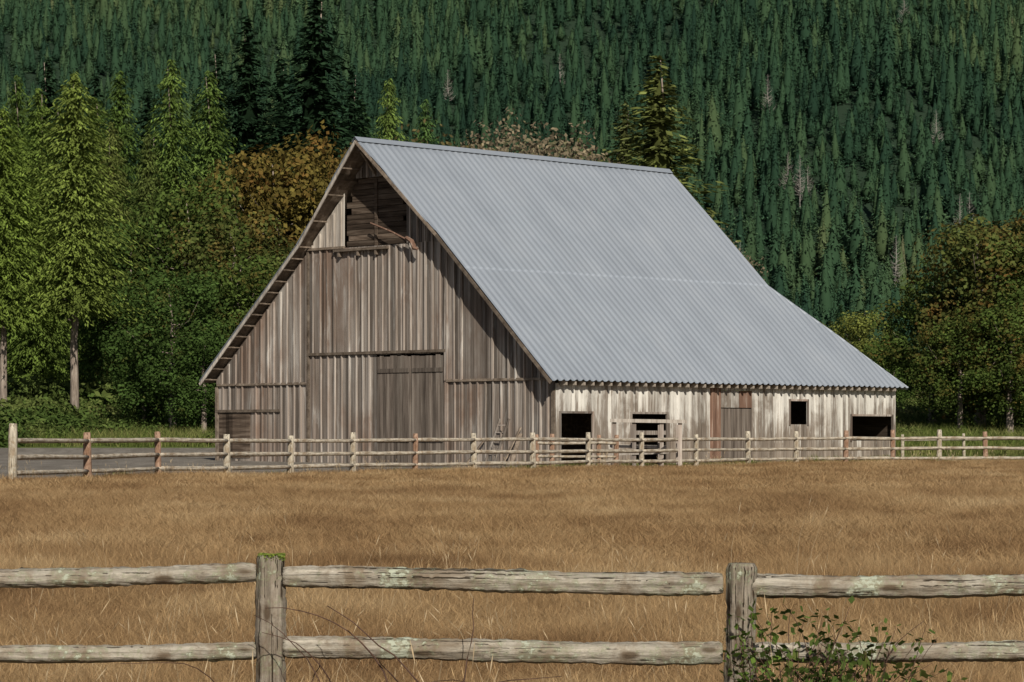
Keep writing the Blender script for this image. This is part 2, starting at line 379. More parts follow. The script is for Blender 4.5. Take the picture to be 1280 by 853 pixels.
mp=((238,215,208,G2,1.0,.3),(165,265,208,G1,1.0,.2),(290,235,203,G3,1.1,.42),(345,160,215,OR,1.0,.42),(300,195,222,G3,1.1,.35),(395,150,224,OR,1.0,.48),(430,180,232,BR,.9,.35),
    (215,330,184,G1,1.2,.25),(300,290,194,G2,1.2,.36),(255,410,181,G1,1.3,.2),(180,420,188,G1,1.1,.1),(340,330,200,G1,1.2,.3),
    (1225,262,186,G3,1.15,.46),(1300,285,184,G2,1.2,.42),(1165,320,192,G2,1.15,.36),(1270,255,200,G3,1.15,.55),(1340,280,190,MG,1,.3),(1200,375,182,G2,1.2,.42),(1262,370,180,G2,1.3,.42),
    (1075,384,235,(.15,.17,.045),1.3,.1),(1030,400,245,(.14,.15,.04),1.2,.2),(1110,415,225,MG,1.3,.1),(1010,430,255,OL,1.4,.2),(960,420,262,MG,1.3,.1))
for i,(px,top,z,c,w,ru) in enumerate(mp):
    lb="maple turning rusty orange-brown at the field edge" if ru>.45 else ("leafy green maple tinged with rust at the wood edge" if ru>.27 else "rounded leafy green maple at the edge of the field")
    tree('maple',px,top,z,c,lb,w,'leafy trees around the barn',i,ru)
GB=(.20,.165,.115)
for i,(px,top,z,c) in enumerate(((560,146,245,BR),(590,150,240,GB),(622,155,246,GB),(655,152,242,GB),(690,150,242,GB),(722,160,248,GB),(748,172,250,OL),(625,134,262,GB),(665,142,258,(.16,.15,.09)),(705,150,262,GB),
                                 (920,300,262,GB),(890,275,270,(.13,.13,.07)),(520,152,242,BR),(770,180,252,OL),(850,240,262,OL))):
    tree('thin',px,top,z,c,"thin half-bare grey-brown alder behind the barn",1.05,'half-bare trees behind the barn',i,.1)
for i in range(80):
    px=-90+i*1460/80+random.uniform(-12,12); z=random.uniform(255,345)
    if px<470: top=random.uniform(120,250); k='fir' if random.random()<.7 else 'cedar'
    elif px<880: top=random.uniform(200,330); k='fir'
    else: top=random.uniform(370,450); k='fir' if random.random()<.7 else 'maple'
    c=random.choice([DG,(.044,.085,.036),(.06,.1,.038)]) if k!='maple' else random.choice([MG,OL])
    tree(k,px,top,z,c,{"fir":"dark green fir in the dense tree belt","cedar":"green cedar in the dense tree belt","maple":"leafy green tree in the dense tree belt"}[k],1.2 if k!='maple' else 1.4,'tree belt behind the barn',1 if k=='cedar' else None)
# ------------------------------------------------------------------ far forest
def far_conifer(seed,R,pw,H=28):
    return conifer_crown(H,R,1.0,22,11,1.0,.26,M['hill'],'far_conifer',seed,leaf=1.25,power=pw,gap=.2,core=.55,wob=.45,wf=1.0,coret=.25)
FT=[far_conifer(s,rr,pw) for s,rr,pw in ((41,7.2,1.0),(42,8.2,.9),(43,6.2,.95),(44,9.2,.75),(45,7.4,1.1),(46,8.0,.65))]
def hero(me,name): return bpy.data.objects.new(name,me)
def gn_scatter(name,P,rot,scale,idx,objs,label,cat,kind='stuff'):
    me=bpy.data.meshes.new(name); me.vertices.add(len(P)); me.vertices.foreach_set('co',np.asarray(P,np.float32).ravel())
    a=me.attributes.new('rot','FLOAT_VECTOR','POINT'); a.data.foreach_set('vector',np.asarray(rot,np.float32).ravel())
    a=me.attributes.new('scl','FLOAT_VECTOR','POINT'); a.data.foreach_set('vector',np.asarray(scale,np.float32).ravel())
    a=me.attributes.new('idx','INT','POINT'); a.data.foreach_set('value',np.asarray(idx,np.int32))
    o=bpy.data.objects.new(name,me); COL.objects.link(o)
    ng=bpy.data.node_groups.new(name+'_scatter','GeometryNodeTree')
    ng.interface.new_socket('Geometry',in_out='INPUT',socket_type='NodeSocketGeometry'); ng.interface.new_socket('Geometry',in_out='OUTPUT',socket_type='NodeSocketGeometry')
    gi=ng.nodes.new('NodeGroupInput'); go=ng.nodes.new('NodeGroupOutput')
    iop=ng.nodes.new('GeometryNodeInstanceOnPoints'); jn=ng.nodes.new('GeometryNodeJoinGeometry')
    for ob in reversed(objs):
        oi=ng.nodes.new('GeometryNodeObjectInfo'); oi.inputs['Object'].default_value=ob; oi.inputs['As Instance'].default_value=True
        ng.links.new(oi.outputs['Geometry'],jn.inputs[0])
    def na(n,t):
        q=ng.nodes.new('GeometryNodeInputNamedAttribute'); q.data_type=t; q.inputs['Name'].default_value=n
        return [x for x in q.outputs if x.name=='Attribute' and x.enabled][0]
    ng.links.new(gi.outputs[0],iop.inputs['Points']); ng.links.new(jn.outputs[0],iop.inputs['Instance'])
    iop.inputs['Pick Instance'].default_value=True
    ng.links.new(na('idx','INT'),iop.inputs['Instance Index'])
    ng.links.new(na('rot','FLOAT_VECTOR'),iop.inputs['Rotation']); ng.links.new(na('scl','FLOAT_VECTOR'),iop.inputs['Scale'])
    ng.links.new(iop.outputs[0],go.inputs[0])
    md=o.modifiers.new('scatter','NODES'); md.node_group=ng
    o['kind']=kind; o['label']=label; o['category']=cat
    return o
P=[]; y=420.0
while y<2450:
    spy=10 if y<800 else 12.0; spx=10 if y<800 else 9.0
    hw=y*.215+30; xs=np.arange(-hw,hw,spx)+rng.uniform(0,spx); P.append(np.stack([xs+rng.uniform(-.6,.6,len(xs))*spx,y+rng.uniform(-.7,.7,len(xs))*spy],1)); y+=spy
P=np.concatenate(P)
keep=rng.random(len(P))<.96; P=P[keep]
Hs=np.where(P[:,1]<800,rng.uniform(12,20,len(P)),(rng.normal(16,3,len(P))+rng.exponential(5.5,len(P))).clip(9,40))
patch=np.sin(P[:,0]/60+P[:,1]/130)*np.sin(P[:,0]/110-P[:,1]/75)
Hs=Hs*np.where((patch>.5)&(P[:,1]>800),.8,1)
order=np.argsort(P[:,1]); P=P[order]; Hs=Hs[order]
Z=gz(P[:,0],P[:,1])
vis=np.abs(P[:,0])<P[:,1]*.184
ind=np.where(vis)[0][:190]
for i in ind:
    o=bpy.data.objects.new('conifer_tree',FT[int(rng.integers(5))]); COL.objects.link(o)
    o.location=(P[i,0],P[i,1],Z[i]-.3); s=Hs[i]/28; o.scale=(s*.9,s*.9,s); o.rotation_euler=(0,0,rng.random()*6.28)
    o['label']="young dark green conifer in the forest below the hillside"; o['category']='conifer tree'; o['group']='forest conifers at the foot of the hill'
m=np.ones(len(P),bool); m[ind]=False; P=P[m];Hs=Hs[m];Z=Z[m]; n=len(P)
wv=rng.uniform(.75,1.3,n)*(Hs/20)**.5*20/28
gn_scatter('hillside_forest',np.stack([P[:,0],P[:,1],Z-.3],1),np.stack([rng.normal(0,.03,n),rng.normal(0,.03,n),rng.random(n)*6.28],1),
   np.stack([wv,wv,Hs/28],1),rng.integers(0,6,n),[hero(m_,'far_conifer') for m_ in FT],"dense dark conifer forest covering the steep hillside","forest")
for i,(px,z) in enumerate(((640,1500),(1000,1350),(1010,1340),(985,1360),(1212,1300),(1200,1290),(890,1850),(905,1840),(1170,1420),(925,1150),(1120,1200),(1225,1880),(1060,1900),(700,1700),(560,1650),(1130,1650),(960,1500))):
    x=wx(px,z); e=empty('dead_tree',(x,z,gz1(x,z)),"bleached grey dead tree standing in the forest",'dead tree',random.random()*6,'dead trees on the hillside')
    if i==0: SN=trunk_mesh(25,.42,'trunk',M['snag'],seed=3,limbs=110,limbz=(.25,.97),limblen=5.5)
    add('trunk',SN,e); e.scale=(1,1,random.uniform(.95,1.15))
# ------------------------------------------------------------------ ground
def gridlines(segs):
    out=[]
    for a,b,s in segs: out+=list(np.arange(a,b,s))
    out.append(segs[-1][1]); return np.array(out)
gx=gridlines([(-2500,-300,100),(-300,-60,12),(-60,60,2),(60,300,12),(300,2500,100)])
gy=gridlines([(-200,0,20),(0,260,2),(260,800,20),(800,3400,40)])
def sheet(name,xs,ys,dz,mat,keepf=None):
    X,Y=np.meshgrid(xs,ys); Zz=gz(X,Y)+dz
    nx,ny=len(xs),len(ys); V=np.stack([X,Y,Zz],2).reshape(-1,3)
    fs=[(j*nx+i,j*nx+i+1,(j+1)*nx+i+1,(j+1)*nx+i) for j in range(ny-1) for i in range(nx-1) if keepf is None or keepf((xs[i]+xs[i+1])/2,(ys[j]+ys[j+1])/2)]
    me=bpy.data.meshes.new(name); me.from_pydata(V.tolist(),[],fs); me.materials.append(mat)
    me.polygons.foreach_set('use_smooth',[True]*len(me.polygons)); me.update(); return add(name,me)
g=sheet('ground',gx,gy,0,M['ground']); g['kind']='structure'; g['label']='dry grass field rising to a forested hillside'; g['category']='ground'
FL=[(15,85),(110,92),(198,98),(284,102),(363,106),(441,109),(519,112),(593,115),(666,118),(735,122),(802,126),(870,130),(935,134),(995,136.5),(1057,138.5),(1116,140),(1174,141),(1232,142),(1290,143)]
FX=[wx(p,z) for p,z in FL]; FZ=[z for p,z in FL]
def fence_y(x): return np.interp(x,FX,FZ)
gr=sheet('gravel_yard',gx[(gx>=-60)&(gx<=4)],gy[(gy>=80)&(gy<=174)],.02,M['gravel'],lambda x,y: y>fence_y(x)+1.0 and (y<168+.4*x or x<-13) and y<172)
gr['kind']='structure'; gr['label']='grey gravel yard beside the barn'; gr['category']='gravel yard'
# ------------------------------------------------------------------ grass
def tuft(seed,n,rad,h,wd,mat,lean=.35,heads=.0):
    r=np.random.default_rng(seed); mb=MB()
    for i in range(n):
        a=r.random()*6.28; q=rad*r.random()**.5; x,y=q*math.cos(a),q*math.sin(a)
        hh=h*(.4+.6*r.random()); la=r.random()*6.28; l=lean*hh*(.3+r.random())
        dx,dy=math.cos(la)*l,math.sin(la)*l; w=wd*(.6+.8*r.random()); pa=r.random()*3.14
        sx,sy=math.cos(pa)*w/2,math.sin(pa)*w/2; t=r.random(); b=len(mb.v)
        mb.v+=[(x-sx,y-sy,0),(x+sx,y+sy,0),(x+dx*.4+sx*.8,y+dy*.4+sy*.8,hh*.6),(x+dx*.4-sx*.8,y+dy*.4-sy*.8,hh*.6),(x+dx,y+dy,hh*.9)]
        mb.f+=[(b,b+1,b+2,b+3),(b+3,b+2,b+4)]; mb.t+=[t,t]
        if r.random()<heads:
            b=len(mb.v); w2=wd*1.9; z1=hh*.9; hx,hy=dx*.25,dy*.25
            c,s_=math.cos(pa)*w2/2,math.sin(pa)*w2/2
            mb.v+=[(x+dx,y+dy,z1-.02),(x+dx+hx*.5+c,y+dy+hy*.5+s_,z1+.04),(x+dx+hx,y+dy+hy,z1+.10),(x+dx+hx*.5-c,y+dy+hy*.5-s_,z1+.04)]
            mb.f.append((b,b+1,b+2,b+3)); mb.t.append(min(1,t+.3))
    return mb.mesh('grass_tuft',mat)
def scatter_field(name,y0,y1,dens,tufts,label,seed,sc=(.65,1.2),cond=None,cat='grass'):
    r=np.random.default_rng(seed)
    hwm=y1*.2+2.5; A=(y1-y0)*2*hwm; n=int(A*dens)
    y=r.uniform(y0,y1,n); x=r.uniform(-hwm,hwm,n)
    k=np.abs(x)<y*.2+2.5
    if cond is not None: k&=cond(x,y,r)
    x,y=x[k],y[k]; n=len(x)
    cl=np.sin(x*1.7+np.sin(y*.7)*2)*np.sin(y*.85+x*.3)+.6*np.sin(x*3.9+y*1.3)*np.sin(y*3.1-x)+.5*np.sin(x*.35+y*.12)*np.sin(y*.21)
    clump=.88+.26*cl
    s=r.uniform(*sc,n)*clump.clip(.35,1.7)
    return gn_scatter(name,np.stack([x,y,gz(x,y)-.02],1),np.stack([r.normal(0,.08,n),r.normal(0,.08,n),r.random(n)*6.28],1),
        np.stack([np.ones(n),np.ones(n),s],1),r.integers(0,len(tufts),n),[hero(t,'grass_tuft') for t in tufts],label,cat)
fld=lambda x,y,r: y<fence_y(x)+1.0+r.normal(0,1,len(x))
near=[tuft(s,70,.2,.37,.0026,M['grass'],1.1,.03) for s in (1,2,3,4)]
midt=[tuft(s,70,.34,.32,.0055,M['grass'],1.3,.0) for s in (5,6,7)]
fart=[tuft(s,70,.6,.28,.012,M['grass'],1.3,.0) for s in (8,9,10)]
scatter_field('dry_grass',13.0,34,46,near,'fine tan dry meadow grass with seed heads',1,cond=fld)
scatter_field('dry_grass',34,72,15.5,midt,'fine tan dry meadow grass across the field',2,cond=fld)
scatter_field('dry_grass',72,146,5.8,fart,'fine tan dry meadow grass before the barn',3,cond=fld)
gt=[tuft(s,40,.4,.38,.02,M['ggrass'],.8,.0) for s in (21,22)]
scatter_field('green_weeds',78,150,1.5,gt,'greenish weeds along the rail fence',4,sc=(.5,1.5),cond=lambda x,y,r: ((np.abs(y-fence_y(x)-.3)<2.0)&(r.random(len(x))<.5*(np.sin(x*1.3)>-.3)))|((x>0)&(y>fence_y(x))&(y<fence_y(x)+16)&((x-1.93)*.716-(y-130)*.698>.3)))
ft=[tuft(s,12,.3,.55,.010,M['stalk'],.5,.6) for s in (71,72)]
scatter_field('fence_grass',80,148,.8,ft,'ragged pale grass stems along the rail fence',8,sc=(.5,1.3),cond=lambda x,y,r: np.abs(y-fence_y(x)+.6)<1.8)
tt=[tuft(s,3,.12,.95,.0036,M['stalk'],.4,1.0) for s in (31,32,33)]
scatter_field('tall_grass_stalks',13.0,30,1.7,tt,'tall pale grass stalks with seed heads',5,sc=(.45,1.15))
def shrub(seed,leaf=.17):
    r=np.random.default_rng(seed); k=800; nn=unit(r.normal(0,1,(k,3))); nn[:,2]=np.abs(nn[:,2])
    c=nn*(.4+.6*r.random(k)[:,None])*np.array([1.2,1.2,1.1]); n2=unit(nn+r.normal(0,.6,(k,3))); d=unit(np.cross(n2,r.normal(0,1,(k,3)))); s=unit(np.cross(n2,d))
    return diamonds(c,d,s,leaf*(.7+.8*r.random(k)),leaf*(.4+.4*r.random(k)),r.random(k),M['shrub'],'shrub')
SH=[shrub(1),shrub(2),shrub(3,.13)]
r=np.random.default_rng(9); n=4000
y=r.uniform(174,262,n); x=r.uniform(-75,75,n)
k=(np.abs(x)<y*.2+8); x,y=x[k],y[k]; n=len(x)
ss=r.uniform(.4,1.1,n)*np.where(y>200,1.8,1)*(1+.5*np.sin(x*.23)*np.sin(x*.11+2))*np.where((x<-12)&(y>180)&(y<205),1.5,1)
gn_scatter('undergrowth',np.stack([x,y,gz(x,y)-.1],1),np.stack([r.normal(0,.1,n),r.normal(0,.1,n),r.random(n)*6.28],1),np.stack([ss*1.2,ss*1.2,ss*1.0],1),r.integers(0,3,n),[hero(t,'shrub') for t in SH],'green bracken and brambles along the wood edge','undergrowth')
gb=[tuft(s,60,.6,.9,.025,M['ggrass'],.6,.0) for s in (61,62)]
n=7500; y=r.uniform(163,206,n); x=r.uniform(-52,60,n); k=(y>173)|(x>3); x,y=x[k],y[k]; n=len(x)
gn_scatter('green_grass',np.stack([x,y,gz(x,y)-.03],1),np.stack([np.zeros(n),np.zeros(n),r.random(n)*6.28],1),np.stack([np.ones(n)]*3,1)*r.uniform(.6,1.6,(n,1)),r.integers(0,2,n),[hero(t,'grass_tuft') for t in gb],'fresh green grass bank below the trees','grass')
# ------------------------------------------------------------------ BARN
random.seed(5)
AZ=-math.atan2(.698,.716)
BC=Vector((wx(694,130),130,0))
barn=empty('barn',BC,"large weathered board barn with grey corrugated metal roof",'barn',AZ)
BW=24.4; BL=26.3
RX=[-24.8,-17.1,-12.1,-5.2,.57]; RZ=[4.3,11.1,16.07,9.5,4.05]
def rf(x): return float(np.interp(x,RX,RZ))
top=lambda x: rf(x)-.17
HAY=(-14.4,-9.9,10.9,14.3); DOOR=(-12.1,-7.22,0,5.5); SD=(-24.25,-21.7,0.35,2.7)
fw=MB(); pale=MB()
def sections(x):
    if -17.1<x<-7.2: return [(-.4,5.62,.0),(5.56,11.0,.04),(10.92,99,.075)]
    return [(-.4,4.2,.0),(4.13,11.0,.045),(10.92,99,.075)]
holes=[HAY,DOOR,SD]
edges=[-BW]; 
while edges[-1]<-.2: edges.append(edges[-1]+random.uniform(.225,.285))
edges[-1]=0
for key in (-17.1,-7.2,-14.4,-9.9,-12.1,-21.7,-12.1):
    i=min(range(len(edges)),key=lambda k:abs(edges[k]-key)); edges[i]=key
def pieces(xm,z0,z1):
    segs=[(z0,z1)]
    for a,b,c,d in holes:
        if a<xm<b:
            ns=[]
            for s0,s1 in segs:
                if d<=s0 or c>=s1: ns.append((s0,s1)); continue
                if s0<c: ns.append((s0,c))
                if s1>d: ns.append((d,s1))
            segs=ns
    return segs
for i in range(len(edges)-1):
    a,b=edges[i]+.006,edges[i+1]-.006; xm=(a+b)/2
    for z0,z1,pr in sections(xm):
        tp=min(top(a),top(b))
        if z0>tp: continue
        for s0,s1 in pieces(xm,z0,z1):
            j=random.uniform(0,.015); sl=None
            if s1>tp: sl=top; s1=tp
            if s1-s0<.1: continue
            tgt=pale if (z0>10 and xm<-14) else fw
            tgt.box(a,b,-pr-.03-j,-pr,s0+random.uniform(-.02,.02),s1,ztop=sl,t=float(np.clip(random.gauss(.38,.25),0,1)))
    if i>0 and (i%2==0 or abs(edges[i]+7.2)<.01):
        xe=edges[i]
        if abs(xe+14.4)<.2: continue
        for z0,z1,pr in sections(xe+.02):
            tp=top(xe)-.12
            if z0>tp: continue
            for s0,s1 in pieces(xe+.03,z0,min(z1,tp)):
                if s1-s0<.15 or random.random()<.03: continue
                w=random.uniform(.035,.055); ti=random.gauss(0,.008)
                tgt=pale if (z0>10 and xe<-14) else fw
                tgt.box(xe-w+ti,xe+w+ti,-pr-.115,-pr-.046,s0+.03,s1-random.uniform(.02,.1),t=float(np.clip(random.gauss(.8,.25),0,1)))
add('front_wall',fw.mesh('front_wall',M['gable']),barn)
o=add('upper_wall',pale.mesh('upper_wall',M['gable_pale']),barn); o['label']='paler weathered boards beside the hay door'
tr=MB()
tr.box(-17.15,-7.15,-.17,-.05,5.55,5.68); tr.box(-24.3,-17.1,-.15,-.05,4.1,4.22); tr.box(-7.1,-.1,-.15,-.05,4.1,4.22)
tr.box(-17.2,-17.06,-.16,-.05,0,11); tr.box(-24.4,-19.3,-.14,-.04,2.72,2.86); tr.box(-24.45,-24.27,-.12,-.035,-.2,4.05)
tr.box(-.16,.05,-.12,-.035,-.2,3.6); tr.box(-17.4,-14.4,-.2,-.05,10.86,10.98)
add('trim_board',tr.mesh('trim_board',M['trim']),barn)
for a,b,n_ in ((-12.06,-9.62,1),(-9.58,-7.26,2)):
    d=MB(); x=a
    while x<b-.05:
        w=random.uniform(.2,.3); x2=min(b,x+w); d.box(x+.005,x2-.005,-.07-random.uniform(0,.015),-.02,.1,5.42+random.uniform(-.04,.03)); x=x2
    dl=add('door',d.mesh('door',M['door']),barn); dl['label']='tall weathered plank barn door leaf'
    f=MB()
    for z in (1.2,4.6): f.box(a+.1,b-.1,-.125,-.09,z,z+.2)
    add('door_brace',f.mesh('door_brace',M['door']),dl)
d=MB(); 
for k in range(9): d.box(-24.2+k*.275,-24.2+k*.275+.27,-.06,-.01,.35,2.68)
o=add('door',d.mesh('door',M['dark']),barn); o['label']='small dark brown plank door'
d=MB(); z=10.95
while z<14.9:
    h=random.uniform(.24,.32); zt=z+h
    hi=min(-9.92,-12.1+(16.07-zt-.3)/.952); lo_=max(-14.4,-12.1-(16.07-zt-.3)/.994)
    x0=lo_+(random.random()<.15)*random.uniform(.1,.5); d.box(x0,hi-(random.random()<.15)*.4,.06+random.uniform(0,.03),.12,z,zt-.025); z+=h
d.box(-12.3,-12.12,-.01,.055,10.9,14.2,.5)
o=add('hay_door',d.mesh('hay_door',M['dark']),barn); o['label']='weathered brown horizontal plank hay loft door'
s=MB(); s.box(-15.0,-11.1,-.34,-.1,10.7,10.82); 
for x in (-14.7,-13.3,-12.0): s.box(x,x+.12,-.3,-.1,10.45,10.7)
add('sill',s.mesh('sill',M['trim']),barn)
s=MB(); pts=[(-12.2,-.35,12.0),(-11.4,-.4,11.75),(-10.5,-.45,11.45),(-9.6,-.5,11.1),(-8.95,-.5,10.85)]
s.tube(pts,[.05]*5,6); s.tube([(-9.5,-.5,11.15),(-9.1,-.52,10.95),(-8.9,-.52,10.6),(-8.7,-.5,10.55)],[.09,.12,.12,.07],6)
o=add('track_bar',s.mesh('track_bar',M['red']),barn); o['label']='rusty curved hay track bar'
s=MB(); s.beam((-12.1,-1.25,15.6),(-12.1,.1,15.6),.16,.22)
s.beam((-12.1,-1.1,15.5),(-12.1,-.1,14.4),.12,.12)
add('hay_beam',s.mesh('hay_beam',M['trim']),barn)
sh=[(.33,2.47,.1,2.55),(5.28,7.78,.1,2.55),(17.35,18.72,2.08,3.27),(22.47,25.94,1.25,2.53),(11.9,14.3,.0,3.75)]
sw=MB(); ed=[0.0]
while ed[-1]<BL-.2: ed.append(ed[-1]+random.uniform(.16,.27))
ed[-1]=BL
for key in (.33,2.47,5.28,7.78,17.35,18.72,22.47,25.94,11.9,14.3,11.05): 
    i=min(range(len(ed)),key=lambda k:abs(ed[k]-key)); ed[i]=key
rd=MB()
for i in range(len(ed)-1):
    a,b=ed[i]+.008,ed[i+1]-.008; ym=(a+b)/2; segs=[(-.3+random.uniform(0,.35),3.95)]
    for p,q,c,dd in sh:
        if p<ym<q:
            ns=[]
            for s0,s1 in segs:
                if s0<c: ns.append((s0,c))
                if s1>dd: ns.append((dd,s1))
            segs=ns
    for s0,s1 in segs:
        if s1-s0<.08: continue
        j=random.uniform(0,.02)
        (rd if 11.05<ym<11.9 else sw).box(0+j-.005,.03+j,a,b,s0,s1,t=float(np.clip(random.gauss(.5,.33),0,1)))
add('side_wall',sw.mesh('side_wall',M['white']),barn)
o=add('side_panel',rd.mesh('side_panel',M['red']),barn); o['label']='reddish brown boards in the whitewashed side wall'
d=MB(); y=11.92
while y<14.25: d.box(.0,.035+random.uniform(0,.01),y,min(14.28,y+.24),0,2.85); y+=.245
o=add('door',d.mesh('door',M['door']),barn); o['label']='brown plank door in the whitewashed side'
d=MB(); d.box(.0,.03,11.92,13.3,2.9,3.74,.0); add('side_panel',d.mesh('side_panel',M['white']),barn)
d=MB(); d.box(.0,.04,13.32,14.28,2.9,3.74,.3); o=add('side_panel',d.mesh('side_panel',M['red']),barn)
for (a,b,c,dd),nm in zip(sh[:4],('door_frame','door_frame','window_frame','door_frame')):
    f=MB(); f.box(.04,.085,a-.12,a,c-.05,dd+.1); f.box(.04,.085,b,b+.12,c-.05,dd+.1); f.box(.042,.088,a,b,dd,dd+.1)
    if nm=='door_frame' and 2<a<9: f.box(-.03,.02,a,b,1.55,1.75)
    add(nm,f.mesh(nm,M['gable']),barn)
w=MB(); y=0
while y<BL: w.box(-BW-.03,-BW,y,min(BL,y+.3),-.2,4.1); y+=.31
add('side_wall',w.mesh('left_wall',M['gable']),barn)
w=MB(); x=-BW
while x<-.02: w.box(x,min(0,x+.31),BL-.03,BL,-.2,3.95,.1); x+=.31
add('rear_wall',w.mesh('rear_wall',M['dark']),barn)  # rear boards darkened in colour so the side opening reads as black shade
w=MB(); x=-18.3
while x<-5.6: w.box(x,x+.3,21.5,21.53,9.2,12,ztop=top); x+=.305
add('rear_wall',w.mesh('rear_gable',M['gable']),barn)
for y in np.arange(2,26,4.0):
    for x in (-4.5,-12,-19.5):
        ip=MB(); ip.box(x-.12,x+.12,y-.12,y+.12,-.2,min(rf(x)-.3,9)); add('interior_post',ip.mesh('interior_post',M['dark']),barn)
for y in (3.2,9.0,20.5):
    ip=MB(); ip.box(-3.0,-2.95,y-2.6,y+4.4,-.2,3.6,.1); add('stall_partition',ip.mesh('stall_partition',M['dark']),barn)
def y0(x): 
    return -.9 if (x>-7.05 or x<-16.9) else -.9-.6*(1-abs(x+12.1)/5.05)
def y1(x):
    z=rf(x)
    return 21.95 if z>=9.5 else 21.95+ (9.5-z)/(9.5-4.05)*4.75
def roof_side(xs,name,seam=None):
    per=.44; off=np.array([0,.07,.13,.19,.25,.31,.38]); prof=np.array([.075,.05,.0,-.006,-.006,.0,.05])
    ys=[];ph=[]; y=-1.8
    while y<27: 
        for o_,p_ in zip(off,prof): ys.append(y+o_); ph.append(p_)
        y+=per
    rr=np.random.default_rng(4); V=[];Fc=[];T=[]; nx=len(ys); sheet_t=rr.random(200)
    for j,x in enumerate(xs):
        a,b=y0(x),y1(x); zc=rf(x)
        sl=(rf(x+.3)-rf(x-.3))/.6; nl=math.hypot(1,sl)
        if abs(x+12.1)<.31: sl=math.copysign(.96,sl) if abs(sl)>.01 else (-.96 if xs[0]>xs[-1] and xs[0]>-12 else .96); nl=math.hypot(1,sl)
        nxn,nzn=-sl/nl,1/nl
        for i,y in enumerate(ys):
            yy=min(max(y,a),b); wob=.010*math.sin(yy*.9+x*.7)+.004*math.sin(yy*2.3-x)
            d=ph[i]+wob; V.append((x+nxn*d,yy,zc+nzn*d))
    for j in range(len(xs)-1):
        am,bm=min(y0(xs[j]),y0(xs[j+1])),max(y1(xs[j]),y1(xs[j+1]))
        for i in range(nx-1):
            if ys[i+1]<am or ys[i]>bm: continue
            Fc.append((j*nx+i,j*nx+i+1,(j+1)*nx+i+1,(j+1)*nx+i))
            T.append(3.5 if (seam is not None and abs((xs[j]+xs[j+1])/2-seam)<.03) else float(sheet_t[int((ys[i]+2)/.88)+(60 if xs[j]<-5.2 else 0)]))
    mb=MB(); mb.v=V; mb.f=Fc; mb.t=T; return mb.mesh(name,M['roof'])
xr=np.concatenate([np.linspace(.57,-5.15,12),[-5.25],np.linspace(-5.6,-12.1,14)])
roof=add('roof',roof_side(xr,'roof',-5.2),barn); roof['label']='grey galvanised corrugated metal roof'
xl=np.concatenate([np.linspace(-12.1,-17.1,9),np.linspace(-17.6,-24.8,12)])
add('roof',roof_side(xl,'roof_far'),barn)
b=MB(); b.quad((.57,26.7,4.05),(-24.8,26.7,4.3),(-18.9,21.95,9.5),(-5.2,21.95,9.5)); 
b.quad((.57,26.7,3.95),(-5.2,21.95,9.4),(-18.9,21.95,9.4),(-24.8,26.7,4.2))
add('roof',b.mesh('roof_rear',M['roof']),barn)
c=MB(); c.quad((-12.1,-1.52,16.19),(-11.85,-1.52,15.94),(-11.85,21.97,15.94),(-12.1,21.97,16.19),t=.9); c.quad((-12.1,-1.52,16.19),(-12.1,21.97,16.19),(-12.35,21.97,15.94),(-12.35,-1.52,15.94),t=.9)
add('ridge_cap',c.mesh('ridge_cap',M['roof']),roof)
u=MB()
seq=[.5,-5.2,-7.05,-12.1,-16.95,-17.1,-24.75]
for a,b_ in zip(seq[:-1],seq[1:]):
    n_=max(1,int(abs(b_-a)/.3)); xs_=np.linspace(a,b_,n_+1)
    for i in range(n_):
        p,q=xs_[i],xs_[i+1]; 
        u.quad((p,y0(p)+.02,rf(p)-.06),(q,y0(q)+.02,rf(q)-.06),(q,y1(q)-.05,rf(q)-.06),(p,y1(p)-.05,rf(p)-.06),t=random.random())
add('roof_sheathing',u.mesh('roof_sheathing',M['trim']),roof)
f=MB(); f2=MB()
for a,b_ in ((.55,-7.05),(-7.05,-12.1),(-12.1,-16.95),(-16.95,-24.8)):
    for i in range(3):
        p=a+(b_-a)*i/3; q=a+(b_-a)*(i+1)/3
        (f if a>-12 else f2).beam((p,y0(p)+.03,rf(p)-.12),(q,y0(q)+.03,rf(q)-.12),.05,.16)
add('fascia',f.mesh('fascia',M['trim']),roof)
o=add('fascia',f2.mesh('fascia',M['gable_pale']),roof); o['label']='pale bleached rake board'
x=-24.4; k=0
while x<.3:
    if abs(x+12.1)>.3 and not (-7.5>x>-16.8 and k%2):
        yy=y0(x)+.06; f=MB(); f.box(-.04,.04,yy,-.0,-.24,-.17); add('rafter_tail',f.mesh('rafter_tail',M['trim']),roof,(x,0,rf(x)))
    x+=.62; k+=1
y=.2
rt=MB(); rt.box(.0,.5,0,.1,3.86,4.02,t=.5,ztop=lambda q:rf(q)-.1); rtm=rt.mesh('rafter_tail',M['rafter'])
while y<26: add('rafter_tail',rtm,roof,(0,y,0)); y+=.62
